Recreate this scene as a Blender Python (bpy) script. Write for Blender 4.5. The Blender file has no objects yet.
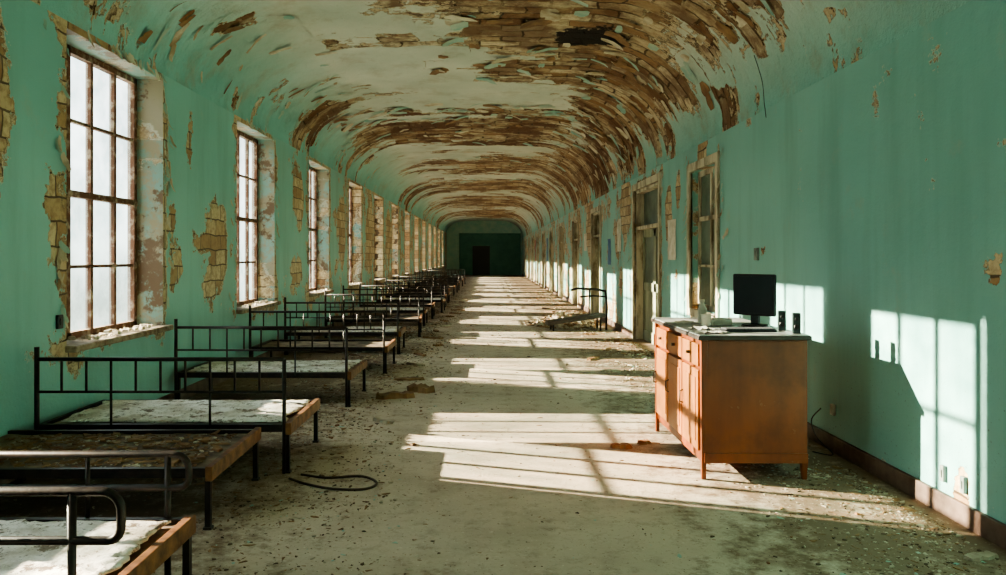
import bpy, bmesh, math, random
from mathutils import Vector, Matrix, noise as mnoise
random.seed(7)
scene = bpy.context.scene
COL = scene.collection
XL, XR = -3.4, 2.84
H = 1.6
Y0, Y1 = -5.0, 62.0
ZC = 4.5
SPL, SPR = 3.5, 3.1
P = 4.1
S0 = 6.05
try:
    scene.view_settings.view_transform = 'AgX'
    scene.view_settings.look = 'AgX - Medium High Contrast'
except Exception: pass

# ------------------------------------------------------------ node helper
class NT:
    def __init__(s, name):
        s.m = bpy.data.materials.new(name); s.m.use_nodes = True
        s.t = s.m.node_tree; s.t.nodes.clear()
        s.out = s.t.nodes.new('ShaderNodeOutputMaterial')
    def n(s, typ, ins=None, **pr):
        nd = s.t.nodes.new(typ)
        for k, v in pr.items(): setattr(nd, k, v)
        if ins:
            for k, v in ins.items(): s.put(nd.inputs[k], v)
        return nd
    def put(s, sock, v):
        if isinstance(v, bpy.types.NodeSocket): s.t.links.new(v, sock)
        elif isinstance(v, tuple) and len(v) == 3 and sock.type == 'RGBA': sock.default_value = (*v, 1)
        else: sock.default_value = v
    def math(s, op, a, b=0.0, c=None, clamp=False):
        nd = s.t.nodes.new('ShaderNodeMath'); nd.operation = op; nd.use_clamp = clamp
        s.put(nd.inputs[0], a); s.put(nd.inputs[1], b)
        if c is not None: s.put(nd.inputs[2], c)
        return nd.outputs[0]
    def mr(s, v, a, b, c=0.0, d=1.0):
        nd = s.t.nodes.new('ShaderNodeMapRange')
        for i, x in enumerate((v, a, b, c, d)): s.put(nd.inputs[i], x)
        return nd.outputs[0]
    def mix(s, f, a, b, bt='MIX'):
        nd = s.t.nodes.new('ShaderNodeMix'); nd.data_type = 'RGBA'; nd.blend_type = bt
        s.put(nd.inputs[0], f); s.put(nd.inputs[6], a); s.put(nd.inputs[7], b)
        return nd.outputs[2]
    def noise(s, vec, scale, detail=6, rough=.6, stretch=None, dist=0.0, off=None):
        if stretch or off:
            mp = s.n('ShaderNodeMapping', {'Scale': stretch or (1, 1, 1), 'Location': off or (0, 0, 0)}); s.t.links.new(vec, mp.inputs[0]); vec = mp.outputs[0]
        nd = s.n('ShaderNodeTexNoise', {'Scale': scale, 'Detail': min(detail, 6), 'Roughness': rough, 'Distortion': dist})
        s.t.links.new(vec, nd.inputs['Vector'])
        return nd.outputs[0]
    def obj(s): return s.n('ShaderNodeTexCoord').outputs['Object']
    def uv(s): return s.n('ShaderNodeTexCoord').outputs['UV']
    def sep(s, v):
        nd = s.n('ShaderNodeSeparateXYZ'); s.t.links.new(v, nd.inputs[0]); return nd.outputs
    def comb(s, x, y, z=0.0):
        nd = s.n('ShaderNodeCombineXYZ'); s.put(nd.inputs[0], x); s.put(nd.inputs[1], y); s.put(nd.inputs[2], z); return nd.outputs[0]
    def bump(s, h, strength=.5, dist=.02):
        nd = s.n('ShaderNodeBump', {'Height': h, 'Strength': strength, 'Distance': dist}); return nd.outputs[0]
    def bsdf(s, col, rough=.6, metal=0.0, normal=None, spec=.4):
        nd = s.n('ShaderNodeBsdfPrincipled', {'Base Color': col, 'Roughness': rough, 'Metallic': metal, 'Specular IOR Level': spec})
        if normal is not None: s.t.links.new(normal, nd.inputs['Normal'])
        s.t.links.new(nd.outputs[0], s.out.inputs[0])
        return nd

def simple(name, c1, c2, scale=6, rough=.6, metal=0, bump=.3, stretch=None, detail=4, lo=.35, hi=.65):
    k = NT(name); o = k.obj()
    f = k.noise(o, scale, detail, .65, stretch)
    col = k.mix(k.mr(f, lo, hi), c1, c2)
    k.bsdf(col, rough, metal, k.bump(f, bump, .01)); return k.m

PAINT1 = (.205, .465, .44); PAINT2 = (.28, .57, .54); PLAST = (.64, .55, .39)

def blobs(k, a, b, lst):
    acc = 0.0
    for (ya, za, ra, rb) in lst:
        d = k.math('SQRT', k.math('ADD', k.math('POWER', k.math('DIVIDE', k.math('SUBTRACT', a, ya), ra), 2.0),
                                  k.math('POWER', k.math('DIVIDE', k.math('SUBTRACT', b, za), rb), 2.0)))
        c = k.math('MULTIPLY', k.math('SUBTRACT', 1.4, d), .5)
        c = k.math('MINIMUM', k.math('MAXIMUM', c, 0.0), .5)
        acc = c if acc == 0.0 else k.math('MAXIMUM', acc, c)
    return acc

def box_contrib(k, a, b, ca, ha, cb, hb, peak=.22, fall=1.1):
    da = k.math('SUBTRACT', k.math('ABSOLUTE', k.math('SUBTRACT', a, ca)), ha)
    db = k.math('SUBTRACT', k.math('ABSOLUTE', k.math('SUBTRACT', b, cb)), hb)
    d = k.math('MAXIMUM', da, db)
    return k.math('MINIMUM', k.math('MAXIMUM', k.math('SUBTRACT', peak, k.math('MULTIPLY', d, fall)), 0.0), peak)

def cells(k, a, b, bw, rh, warp=.07, wscale=4.0, mort=.011):
    bvec = k.comb(a, b)
    w = k.n('ShaderNodeTexNoise', {'Scale': wscale, 'Detail': 4.0}); k.t.links.new(bvec, w.inputs[0])
    wv = k.n('ShaderNodeVectorMath', operation='MULTIPLY_ADD'); k.t.links.new(w.outputs[1], wv.inputs[0])
    wv.inputs[1].default_value = (warp, warp, 0); k.t.links.new(bvec, wv.inputs[2])
    br = k.n('ShaderNodeTexBrick', {'Scale': 1.0, 'Mortar Size': mort, 'Brick Width': bw, 'Row Height': rh,
                                    'Mortar Smooth': .4, 'Color1': (0, 0, 0, 1), 'Color2': (1, 1, 1, 1), 'Mortar': (.5, .5, .5, 1)})
    k.t.links.new(wv.outputs[0], br.inputs[0])
    rnd = k.sep(br.outputs[0])[0]
    return rnd, br.outputs[1]

def paint_surface(k, v, paint, fine, rnd, mort, thr=.68, dark=None, tones=((.66, .54, .34), (.36, .22, .11)), gap=.03, mid=((.46, .31, .16), (.58, .46, .28)), mfac=.85):
    ramp = k.n('ShaderNodeValToRGB'); k.t.links.new(rnd, ramp.inputs[0])
    e = ramp.color_ramp.elements; e[0].color = (*tones[1], 1); e[1].color = (*tones[0], 1)
    m_ = ramp.color_ramp.elements.new(.35); m_.color = (*mid[0], 1)
    m_ = ramp.color_ramp.elements.new(.6); m_.color = (*mid[1], 1)
    bc = k.mix(k.mr(fine, .44, .64, 0, .65), ramp.outputs[0], (.24, .12, .055))
    if dark is not None: bc = k.mix(dark, bc, (.12, .05, .022))
    bc = k.mix(k.math('MULTIPLY', mort, mfac), bc, (.06, .032, .017))
    m1 = k.mr(v, thr, thr + .010)
    m2 = k.mr(v, thr + gap, thr + gap + .01)
    edge = k.math('MULTIPLY', k.mr(v, thr - .014, thr), k.math('SUBTRACT', 1.0, m1))
    shad = k.math('MULTIPLY', m2, k.math('SUBTRACT', 1.0, k.mr(v, thr + gap + .01, thr + gap + .028)))
    shad1 = k.math('MULTIPLY', m1, k.math('SUBTRACT', 1.0, k.mr(v, thr + .01, thr + .02)))
    plc = k.mix(k.mr(fine, .35, .65), PLAST, (.40, .28, .16))
    c = k.mix(m1, paint, plc)
    c = k.mix(k.math('MULTIPLY', shad1, .5), c, (.10, .06, .035))
    c = k.mix(m2, c, bc)
    c = k.mix(k.math('MULTIPLY', edge, .5), c, (.68, .68, .57))
    c = k.mix(k.math('MULTIPLY', shad, .65), c, (.05, .03, .02))
    h = k.math('SUBTRACT', 1.0, k.math('ADD', k.math('MULTIPLY', m1, .4), k.math('MULTIPLY', m2, .6)))
    h = k.math('ADD', h, k.math('MULTIPLY', k.math('MULTIPLY', mort, m2), -.5))
    h = k.math('ADD', h, k.math('MULTIPLY', k.math('MULTIPLY', rnd, m2), .35))
    h = k.math('ADD', h, k.math('MULTIPLY', fine, .3))
    return c, h

def paint_col(k, o):
    big = k.noise(o, .5, 3, .5)
    col = k.mix(k.mr(big, .3, .7), PAINT1, PAINT2)
    streak = k.noise(o, 2.2, 5, .6, stretch=(1, 1, .12))
    col = k.mix(k.math('MULTIPLY', k.mr(streak, .50, .72), .38), col, (.13, .30, .26))
    blot = k.noise(o, 3.1, 6, .72, off=(9, 2, 5))
    col = k.mix(k.mr(blot, .60, .72, 0, .3), col, (.36, .43, .35))
    return col

def warp_ab(k, o, a, b, amt, sc):
    nd = k.n('ShaderNodeTexNoise', {'Scale': sc, 'Detail': 5.0, 'Roughness': .7}); k.t.links.new(o, nd.inputs['Vector'])
    c = k.sep(nd.outputs[1])
    return (k.math('ADD', a, k.math('MULTIPLY', k.math('SUBTRACT', c[0], .5), amt)),
            k.math('ADD', b, k.math('MULTIPLY', k.math('SUBTRACT', c[1], .5), amt)))

def wall_mat(name, side):
    k = NT(name); o = k.obj(); s = k.sep(o); a, b = s[1], s[2]
    nz = k.noise(o, 1.3, 6, .7)
    fine = k.noise(o, 14, 5, .7)
    wa, wb = warp_ab(k, o, a, b, .85, 2.6)
    rnd, mort = cells(k, a, b, .33, .19, .07, 4.0, .010)
    if side == 'L':
        lst = [(5.15, 2.75, .22, .62), (5.88, 1.9, .12, .38), (9.35, 1.62, .46, .68), (8.15, 1.45, .13, .3), (8.05, 2.0, .08, .25),
               (5.0, 3.5, .4, .2), (8.6, 2.9, .08, .3), (13.4, 2.6, .35, .5), (13.3, 1.3, .35, .25), (17.4, 2.2, .4, .7), (21.5, 2.2, .5, .7), (25.6, 2.2, .5, .7)]
        c1 = blobs(k, wa, wb, lst)
        yy = k.math('FLOORED_MODULO', k.math('SUBTRACT', wa, S0), P)
        c2 = box_contrib(k, yy, wb, .9, .9, 2.15, 1.3, .26, 1.0)
        c2 = k.math('MAXIMUM', c2, box_contrib(k, yy, wb, .9 + P, .9, 2.15, 1.3, .26, 1.0))
    else:
        lst = [(9.95, 3.0, .22, .5), (4.24, 1.52, .05, .08), (11.2, 2.6, .12, .25), (11.8, 2.3, .22, .4), (4.5, .24, .07, .09),
               (15.5, 2.6, .5, .6), (16.4, 1.9, .3, .4), (20.9, 2.5, .6, .7), (11.3, 1.3, .1, .1), (16, 1.0, .2, .3), (7.75, 1.62, .03, .05)]
        c1 = blobs(k, k.math('ADD', k.math('MULTIPLY', wa, .6), k.math('MULTIPLY', a, .4)), k.math('ADD', k.math('MULTIPLY', wb, .6), k.math('MULTIPLY', b, .4)), lst)
        c2 = k.math('MAXIMUM', box_contrib(k, wa, wb, 13.4, 1.1, 1.3, 1.6, .19, 1.0), box_contrib(k, wa, wb, 9.9, .7, 1.8, 1.05, .14, 1.2))
    depth = k.mr(a, 9.0, 22.0, 0.0, .18)
    low = k.mr(b, .5, 0.0, 0.0, .1)
    v = k.math('ADD', k.math('ADD', nz, k.math('MAXIMUM', c1, c2)), k.math('ADD', depth, low))
    v = k.math('ADD', v, k.math('MULTIPLY', k.math('SUBTRACT', rnd, .5), .08))
    pc = paint_col(k, o)
    if side == 'L':
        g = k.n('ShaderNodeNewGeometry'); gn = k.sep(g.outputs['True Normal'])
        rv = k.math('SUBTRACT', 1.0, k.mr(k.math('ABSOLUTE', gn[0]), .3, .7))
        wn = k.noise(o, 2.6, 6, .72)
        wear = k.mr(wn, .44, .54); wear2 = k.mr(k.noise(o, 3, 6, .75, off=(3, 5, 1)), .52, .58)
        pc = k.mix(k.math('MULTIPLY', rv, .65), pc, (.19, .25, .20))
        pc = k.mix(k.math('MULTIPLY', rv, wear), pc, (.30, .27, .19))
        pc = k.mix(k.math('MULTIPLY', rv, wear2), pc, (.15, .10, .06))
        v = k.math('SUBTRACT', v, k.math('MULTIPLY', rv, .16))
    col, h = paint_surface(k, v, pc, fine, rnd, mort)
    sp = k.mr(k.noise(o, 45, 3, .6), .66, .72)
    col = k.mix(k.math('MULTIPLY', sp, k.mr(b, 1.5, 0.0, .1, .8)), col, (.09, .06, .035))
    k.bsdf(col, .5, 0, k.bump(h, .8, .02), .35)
    return k.m

def ceil_mat():
    k = NT('peeling_vault_plaster'); uv = k.uv(); s = k.sep(uv); u, y = s[0], s[1]
    nz = k.noise(uv, .8, 6, .70, stretch=(.9, 1.0, 1))
    fine = k.noise(uv, 6, 6, .78, stretch=(.8, 1.1, 1))
    arcs = k.noise(uv, 1.0, 5, .62, stretch=(.5, 1.5, 1))
    wu, wy = warp_ab(k, uv, u, y, 1.6, .9)
    rnd, mort = cells(k, u, y, .55, .24, .20, 2.6, .018)
    rnd2, mort2 = cells(k, u, y, 1.35, .72, .55, 1.6)
    lst = [(.95, 9.2, 2.1, 3.8), (2.3, 11.5, .9, 5.0), (0, 17.4, 3.7, 2.6), (.6, 24.2, 2.8, 2.4), (0, 31.5, 3.6, 3.2), (0, 41, 3.6, 4.5),
           (2.6, 20.0, 1.0, 9), (-3.9, 5.4, .25, .25), (-2.9, 8.6, .25, .2), (-3.7, 10.0, .3, .2), (-3.3, 13.4, .9, .5), (0, 52, 3.6, 5)]
    c1 = blobs(k, wu, wy, lst)
    v = k.math('ADD', nz, k.math('MULTIPLY', c1, .95))
    v = k.math('ADD', v, k.math('MULTIPLY', k.math('SUBTRACT', arcs, .5), k.mr(y, 8.0, 14.0, .3, .5)))
    v = k.math('ADD', v, k.math('MULTIPLY', k.math('SUBTRACT', rnd2, .65), .34))
    v = k.math('ADD', v, k.math('MULTIPLY', k.math('SUBTRACT', rnd, .5), .14))
    v = k.math('ADD', v, k.math('MULTIPLY', k.math('SUBTRACT', fine, .5), .20))
    au = k.math('ABSOLUTE', u)
    pc = paint_col(k, uv)
    white = k.mix(k.mr(k.noise(uv, .8, 4, .5), .3, .7), (.48, .53, .46), (.66, .67, .59))
    pc = k.mix(k.mr(k.math('ADD', au, k.math('MULTIPLY', nz, .8)), 2.7, 4.0), white, pc)
    pc = k.mix(k.mr(k.noise(uv, 1.5, 6, .7), .52, .72, 0, .55), pc, (.34, .29, .20))
    dk_y = k.math('MAXIMUM', k.mr(k.math('ABSOLUTE', k.math('SUBTRACT', y, 17.0)), 2.0, 5.0, .95, .75), 0.0)
    dark = k.math('MULTIPLY', k.mr(k.noise(uv, .8, 6, .72), .44, .55), dk_y)
    mfade = k.math('MULTIPLY', mort, k.mr(k.noise(uv, 1.7, 4, .6), .42, .56))
    col, h = paint_surface(k, v, pc, fine, rnd, mfade, thr=.655, dark=dark, tones=((.68, .58, .41), (.25, .13, .06)), gap=.05, mid=((.40, .28, .16), (.55, .45, .30)))
    hole = blobs(k, wu, wy, [(1.38, 9.9, .55, .40)])
    hm = k.mr(k.math('ADD', hole, k.math('MULTIPLY', fine, .2)), .28, .34)
    col = k.mix(hm, col, (.012, .008, .006))
    k.bsdf(col, .75, 0, k.bump(h, 1.0, .10), .2)
    return k.m

def floor_mat():
    k = NT('dusty_concrete_floor'); o = k.obj(); s = k.sep(o)
    b1 = k.noise(o, .6, 4, .6); b2 = k.noise(o, 7, 6, .75); b3 = k.noise(o, 38, 4, .7); b4 = k.noise(o, 1.8, 6, .7)
    col = k.mix(k.mr(b1, .35, .65), (.48, .40, .31), (.58, .495, .39))
    col = k.mix(k.mr(b4, .47, .61, 0, .4), col, (.35, .28, .205))
    col = k.mix(k.mr(b2, .51, .65, 0, .5), col, (.31, .24, .17))
    xa = k.math('ABSOLUTE', s[0])
    dirt = k.math('ADD', k.mr(xa, .8, 2.1, 0, .62), k.math('MULTIPLY', k.math('SUBTRACT', b2, .5), 1.5))
    dirt = k.math('ADD', dirt, k.math('MULTIPLY', k.math('SUBTRACT', b4, .5), 1.0))
    dirt = k.math('ADD', dirt, k.mr(s[1], 7.0, 20.0, -.06, .12))
    col = k.mix(k.mr(dirt, .12, .50, 0, .88), col, (.165, .108, .066))
    col = k.mix(k.mr(b3, .60, .67, 0, .55), col, (.11, .075, .045))
    col = k.mix(k.mr(k.noise(o, 30, 3, .6), .64, .69, 0, .5), col, (.68, .60, .48))
    h = k.math('ADD', k.math('MULTIPLY', b2, .5), k.math('MULTIPLY', b3, .3))
    k.bsdf(col, .85, 0, k.bump(h, .7, .015), .2); return k.m

def glass_mat():
    k = NT('dirty_window_glass'); o = k.obj()
    f = k.noise(o, 1.6, 4, .7)
    tint = k.mix(k.mr(f, .40, .60), (.97, .98, .98), (.52, .60, .61))
    tr = k.n('ShaderNodeBsdfTransparent', {'Color': tint})
    tl = k.n('ShaderNodeBsdfTranslucent', {'Color': (.55, .64, .68)})
    mx = k.n('ShaderNodeMixShader'); k.put(mx.inputs[0], .03)
    k.t.links.new(tr.outputs[0], mx.inputs[1]); k.t.links.new(tl.outputs[0], mx.inputs[2])
    k.t.links.new(mx.outputs[0], k.out.inputs[0]); return k.m

def sheet_mat():
    k = NT('soiled_white_sheet'); o = k.obj()
    f = k.noise(o, 3.0, 6, .7); g = k.noise(o, 8, 6, .75); h_ = k.noise(o, 40, 4, .6)
    col = k.mix(k.mr(f, .44, .60), (.86, .84, .79), (.54, .49, .41))
    col = k.mix(k.mr(g, .54, .59, 0, .9), col, (.17, .12, .08))
    col = k.mix(k.mr(h_, .60, .66, 0, .75), col, (.08, .055, .04))
    k.bsdf(col, .85, 0, k.bump(g, .8, .012), .2); return k.m

def wood_mat(name, c1, c2):
    k = NT(name); o = k.obj()
    g = k.noise(o, 1.6, 4, .6, stretch=(3, 3, .6)); w = k.noise(o, 5, 6, .75); e = k.noise(o, 2.2, 5, .7, off=(3, 3, 3))
    col = k.mix(k.mr(g, .35, .65), c1, c2)
    col = k.mix(k.mr(e, .48, .68, 0, .55), col, tuple(x * .4 for x in c1))
    col = k.mix(k.mr(w, .62, .68, 0, .6), col, (.30, .18, .10))
    k.bsdf(col, .42, 0, k.bump(w, .12, .01), .4); return k.m

M_L = wall_mat('peeling_teal_paint_window_wall', 'L'); M_R = wall_mat('peeling_teal_paint', 'R')
M_C = ceil_mat(); M_F = floor_mat(); M_G = glass_mat()
M_RUST = simple('rusty_window_paint', (.12, .05, .022), (.36, .28, .20), 11, .7, 0, .5, lo=.50, hi=.66, detail=6)
M_IRON = simple('black_enamelled_iron', (.010, .009, .009), (.04, .028, .022), 14, .45, .3, .2)
M_RUSTY = simple('rusty_brown_steel', (.09, .036, .014), (.24, .105, .04), 12, .6, .1, .4)
M_BASE = simple('stained_bed_base', (.06, .038, .022), (.28, .21, .14), 5, .8, 0, .6)
M_PAPER = sheet_mat()
M_SILL = simple('crumbling_sill', (.16, .10, .06), (.44, .37, .27), 8, .8, 0, .7)
M_BB = simple('dark_baseboard_paint', (.09, .055, .04), (.19, .13, .10), 5, .6, 0, .3)
M_WOOD = wood_mat('varnished_orange_wood', (.150, .034, .008), (.225, .058, .014))
M_WOODL = wood_mat('light_varnished_wood', (.29, .098, .025), (.38, .145, .042))
M_TOP = simple('grey_laminate_top', (.26, .27, .26), (.46, .47, .45), 5, .35, 0, .1)
M_TOPE = simple('dark_top_edge', (.03, .022, .018), (.07, .05, .04), 5, .5)
M_BLK = simple('black_plastic', (.010, .011, .013), (.022, .024, .028), 20, .4, 0, .05)
M_SCREEN = simple('dark_monitor_screen', (.006, .008, .012), (.012, .016, .022), 3, .35, 0, .0)
M_KEY = simple('grey_keycaps', (.07, .07, .075), (.14, .14, .15), 20, .5)
M_BLOCK = simple('dark_teal_plastic', (.015, .03, .03), (.03, .055, .055), 10, .5)
M_DOOR = simple('olive_door_paint', (.17, .20, .13), (.37, .39, .27), 3, .6, 0, .3, stretch=(1, 1, .3))
M_CASE = simple('worn_cream_casing', (.27, .22, .14), (.62, .58, .45), 5, .6, 0, .4, stretch=(1, 1, .3), lo=.40, hi=.54, detail=6)
M_DGL = simple('dim_room_pane', (.06, .085, .063), (.17, .22, .17), 2, .35)  # opaque panes, dimness of the rooms behind put into their colour
M_WHITE = simple('off_white_paper', (.58, .55, .45), (.80, .78, .71), 6, .8, 0, .1)
M_BOX = simple('grey_box_plastic', (.12, .15, .14), (.26, .30, .28), 8, .5)
M_RED = simple('faded_red_print', (.35, .05, .04), (.45, .12, .1), 6)
M_BLUE = simple('faded_blue_print', (.05, .12, .3), (.12, .25, .42), 6)
M_HOSE = simple('brown_rubber', (.035, .022, .014), (.08, .05, .03), 6, .6)
D_PL = simple('plaster_crumbs', (.30, .25, .18), (.58, .51, .39), 3, .85, 0, .2)
D_WD = simple('wood_splinters', (.13, .065, .03), (.34, .20, .09), 3, .8, 0, .2)
D_DK = simple('dark_dirt_crumbs', (.06, .04, .024), (.18, .125, .075), 3, .9, 0, .2)
D_GR = simple('teal_paint_flakes', (.20, .38, .33), (.42, .52, .43), 3, .7, 0, .2)
D_BR = simple('broken_brick', (.20, .085, .04), (.34, .20, .10), 4, .85, 0, .4)
D_FL = simple('pale_ceiling_flakes', (.32, .24, .14), (.66, .61, .48), 3, .8, 0, .2)
M_END = simple('shaded_teal_end_paint', (.09, .26, .225), (.13, .33, .285), 2, .6)  # dimness of the corridor end put into a darker teal
M_ENDL = simple('lit_teal_surround_paint', (.24, .50, .44), (.42, .58, .48), 2, .6)  # lit tone of the end teal, so the bay reads darker

# ------------------------------------------------------------ mesh helpers
def mk(name, bm, mats, parent=None, kind=None, label=None, cat=None, smooth=False, group=None):
    me = bpy.data.meshes.new(name); bm.normal_update(); bm.to_mesh(me); bm.free()
    for m in (mats if isinstance(mats, (list, tuple)) else [mats]): me.materials.append(m)
    if smooth:
        for p in me.polygons: p.use_smooth = True
    o = bpy.data.objects.new(name, me); COL.objects.link(o)
    if parent: o.parent = parent
    tag(o, kind, label, cat, group); return o
def tag(o, kind=None, label=None, cat=None, group=None):
    if kind: o['kind'] = kind
    if label: o['label'] = label
    if cat: o['category'] = cat
    if group: o['group'] = group
def empty(name, loc, label=None, cat=None, group=None, rot=0):
    o = bpy.data.objects.new(name, None); o.location = loc; o.rotation_euler = (0, 0, rot); o.empty_display_size = .1
    COL.objects.link(o); tag(o, None, label, cat, group); return o
def box(bm, x0, x1, y0, y1, z0, z1, mi=0, bev=0):
    vs = [bm.verts.new((x, y, z)) for z in (z0, z1) for y in (y0, y1) for x in (x0, x1)]
    fs = []
    for q in ((0, 2, 3, 1), (4, 5, 7, 6), (0, 1, 5, 4), (2, 6, 7, 3), (0, 4, 6, 2), (1, 3, 7, 5)):
        f = bm.faces.new([vs[i] for i in q]); f.material_index = mi; fs.append(f)
    if bev:
        es = set(e for f in fs for e in f.edges)
        r = bmesh.ops.bevel(bm, geom=list(es), offset=bev, segments=2, affect='EDGES', profile=.5)
        for f in r['faces']: f.material_index = mi
def prism(bm, poly, z0, z1, mi=0):
    lo = [bm.verts.new((x, y, z0)) for x, y in poly]; hi = [bm.verts.new((x, y, z1)) for x, y in poly]
    n = len(poly)
    for i in range(n):
        bm.faces.new((lo[i], lo[(i + 1) % n], hi[(i + 1) % n], hi[i])).material_index = mi
    bm.faces.new(lo[::-1]).material_index = mi; bm.faces.new(hi).material_index = mi
    bmesh.ops.recalc_face_normals(bm, faces=bm.faces[:])
def tube(bm, pts, r=.012, n=8, mi=0):
    pts = [Vector(p) for p in pts]; rings = []
    up0 = None
    for i, p in enumerate(pts):
        d = (pts[min(i + 1, len(pts) - 1)] - pts[max(i - 1, 0)]).normalized()
        if up0 is None: up0 = Vector((0, 0, 1)) if abs(d.z) < .9 else Vector((1, 0, 0))
        a = d.cross(up0).normalized(); b = a.cross(d).normalized(); up0 = b
        rings.append([bm.verts.new(p + r * (math.cos(t) * a + math.sin(t) * b)) for t in [2 * math.pi * j / n for j in range(n)]])
    for i in range(len(rings) - 1):
        for j in range(n):
            f = bm.faces.new((rings[i][j], rings[i][(j + 1) % n], rings[i + 1][(j + 1) % n], rings[i + 1][j])); f.material_index = mi; f.smooth = True
    bm.faces.new(rings[0][::-1]).material_index = mi; bm.faces.new(rings[-1]).material_index = mi
def arc(c, r, a0, a1, n, plane='xz'):
    out = []
    for i in range(n + 1):
        t = math.radians(a0 + (a1 - a0) * i / n)
        out.append((c[0] + r * math.cos(t), c[1], c[2] + r * math.sin(t)))
    return out

# ------------------------------------------------------------ room shell
TH = .35; XO = XL - TH
OPN = [(S0 + P * i, S0 + P * i + 1.8, S0 + P * i + .45, S0 + P * i + 1.75) for i in range(-2, 13)]
bm = bmesh.new()
prev_in, prev_out = Y0, Y0
for (a0, a1, b0, b1) in OPN:
    prism(bm, [(XL, prev_in), (XL, a0), (XO, b0), (XO, prev_out)], 0, SPL)
    prism(bm, [(XL, a0), (XL, a1), (XO, b1), (XO, b0)], 0, .86)
    prism(bm, [(XL, a0), (XL, a1), (XO, b1), (XO, b0)], 3.44, SPL)
    prev_in, prev_out = a1, b1
prism(bm, [(XL, prev_in), (XL, Y1), (XO, Y1), (XO, prev_out)], 0, SPL)
mk('wall_left', bm, M_L, kind='structure', label='peeling teal plaster wall with tall windows', )

ops = [(9.3, 10.5, .87, 2.77), (12.4, 14.5, 0, 2.85)]
yd = 18.9
while yd < 56:
    ops.append((yd, yd + 1.5, 0, 2.75)); yd += 4.6
bm = bmesh.new(); py = Y0
for (a, b, c, d) in ops:
    box(bm, XR, XR + .3, py, a, 0, SPR)
    if c > 0: box(bm, XR, XR + .3, a, b, 0, c)
    box(bm, XR, XR + .3, a, b, d, SPR); py = b
box(bm, XR, XR + .3, py, Y1, 0, SPR)
mk('wall_right', bm, M_R, kind='structure', label='peeling teal painted plaster wall')

prof = []
AL, AR = 1.6, 1.64
XFL, XFR = XL + AL, XR - AR
NA = 14
for i in range(NA + 1):
    t = math.pi / 2 * i / NA
    prof.append((XFL - AL * math.cos(t), SPL + (ZC - SPL) * math.sin(t)))
for i in range(1, 8): prof.append((XFL + (XFR - XFL) * i / 8, ZC + .03 * math.sin(math.pi * i / 8)))
for i in range(NA + 1):
    t = math.pi / 2 * (1 - i / NA)
    prof.append((XFR + AR * math.cos(t), SPR + (ZC - SPR) * math.sin(t)))
us = [0]
for i in range(1, len(prof)): us.append(us[-1] + math.dist(prof[i], prof[i - 1]))
i0 = min(range(len(prof)), key=lambda i: abs(prof[i][0]))
off = us[i0] - prof[i0][0]; us = [u - off for u in us]
bm = bmesh.new(); uvl = bm.loops.layers.uv.new('UVMap')
ys = [Y0 + (Y1 - Y0) * j / 60 for j in range(61)]
G = [[bm.verts.new((x, y, z)) for (x, z) in prof] for y in ys]
for j in range(60):
    for i in range(len(prof) - 1):
        f = bm.faces.new((G[j][i], G[j + 1][i], G[j + 1][i + 1], G[j][i + 1])); f.smooth = True
        for l, (jj, ii) in zip(f.loops, ((j, i), (j + 1, i), (j + 1, i + 1), (j, i + 1))): l[uvl].uv = (us[ii], ys[jj])
mk('ceiling', bm, M_C, kind='structure', label='coved ceiling with peeling plaster and exposed lath')
bm = bmesh.new(); box(bm, XL - 1.5, XR + 1.5, Y0 - .3, Y1 + 2.5, ZC + .12, ZC + .25)
mk('trim_1', bm, D_DK, kind='structure', label='roof slab')
bm = bmesh.new(); box(bm, XL - TH, XR + .3, Y0, Y1 + 1.8, -.1, 0)
mk('floor', bm, M_F, kind='structure', label='dusty worn concrete floor')
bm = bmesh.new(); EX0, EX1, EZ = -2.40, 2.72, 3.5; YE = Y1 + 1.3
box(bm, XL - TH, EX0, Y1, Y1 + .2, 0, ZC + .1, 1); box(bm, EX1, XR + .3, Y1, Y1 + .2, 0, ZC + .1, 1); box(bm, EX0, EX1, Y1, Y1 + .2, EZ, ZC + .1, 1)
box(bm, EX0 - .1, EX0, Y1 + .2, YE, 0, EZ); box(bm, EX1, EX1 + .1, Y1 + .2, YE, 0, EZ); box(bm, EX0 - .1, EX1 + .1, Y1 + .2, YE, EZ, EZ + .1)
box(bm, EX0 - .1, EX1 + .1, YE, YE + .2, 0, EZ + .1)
mk('wall_back', bm, [M_END, M_ENDL], kind='structure', label='teal end wall with shade coloured into its bay')
bm = bmesh.new(); box(bm, XL - TH, XR + .3, Y0 - .2, Y0, 0, ZC + .1); mk('wall_front', bm, M_R, kind='structure', label='teal wall')
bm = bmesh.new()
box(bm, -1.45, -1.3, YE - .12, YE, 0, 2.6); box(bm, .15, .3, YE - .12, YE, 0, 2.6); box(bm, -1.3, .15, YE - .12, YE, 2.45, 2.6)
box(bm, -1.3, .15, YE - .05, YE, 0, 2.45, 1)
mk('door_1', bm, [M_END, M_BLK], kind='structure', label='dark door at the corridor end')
bm = bmesh.new(); py = Y0
for (a, b, c, d) in ops:
    if c > 0: continue
    box(bm, XR - .03, XR, py, a - .12, 0, .13, 0, .006); py = b + .12
box(bm, XR - .03, XR, py, Y1, 0, .13)
mk('baseboard_right', bm, M_BB, kind='structure', label='dark brown baseboard')
bm = bmesh.new(); box(bm, XL, XL + .03, Y0, Y1, 0, .13); mk('baseboard_left', bm, M_BB, kind='structure', label='dark brown baseboard')

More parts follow.
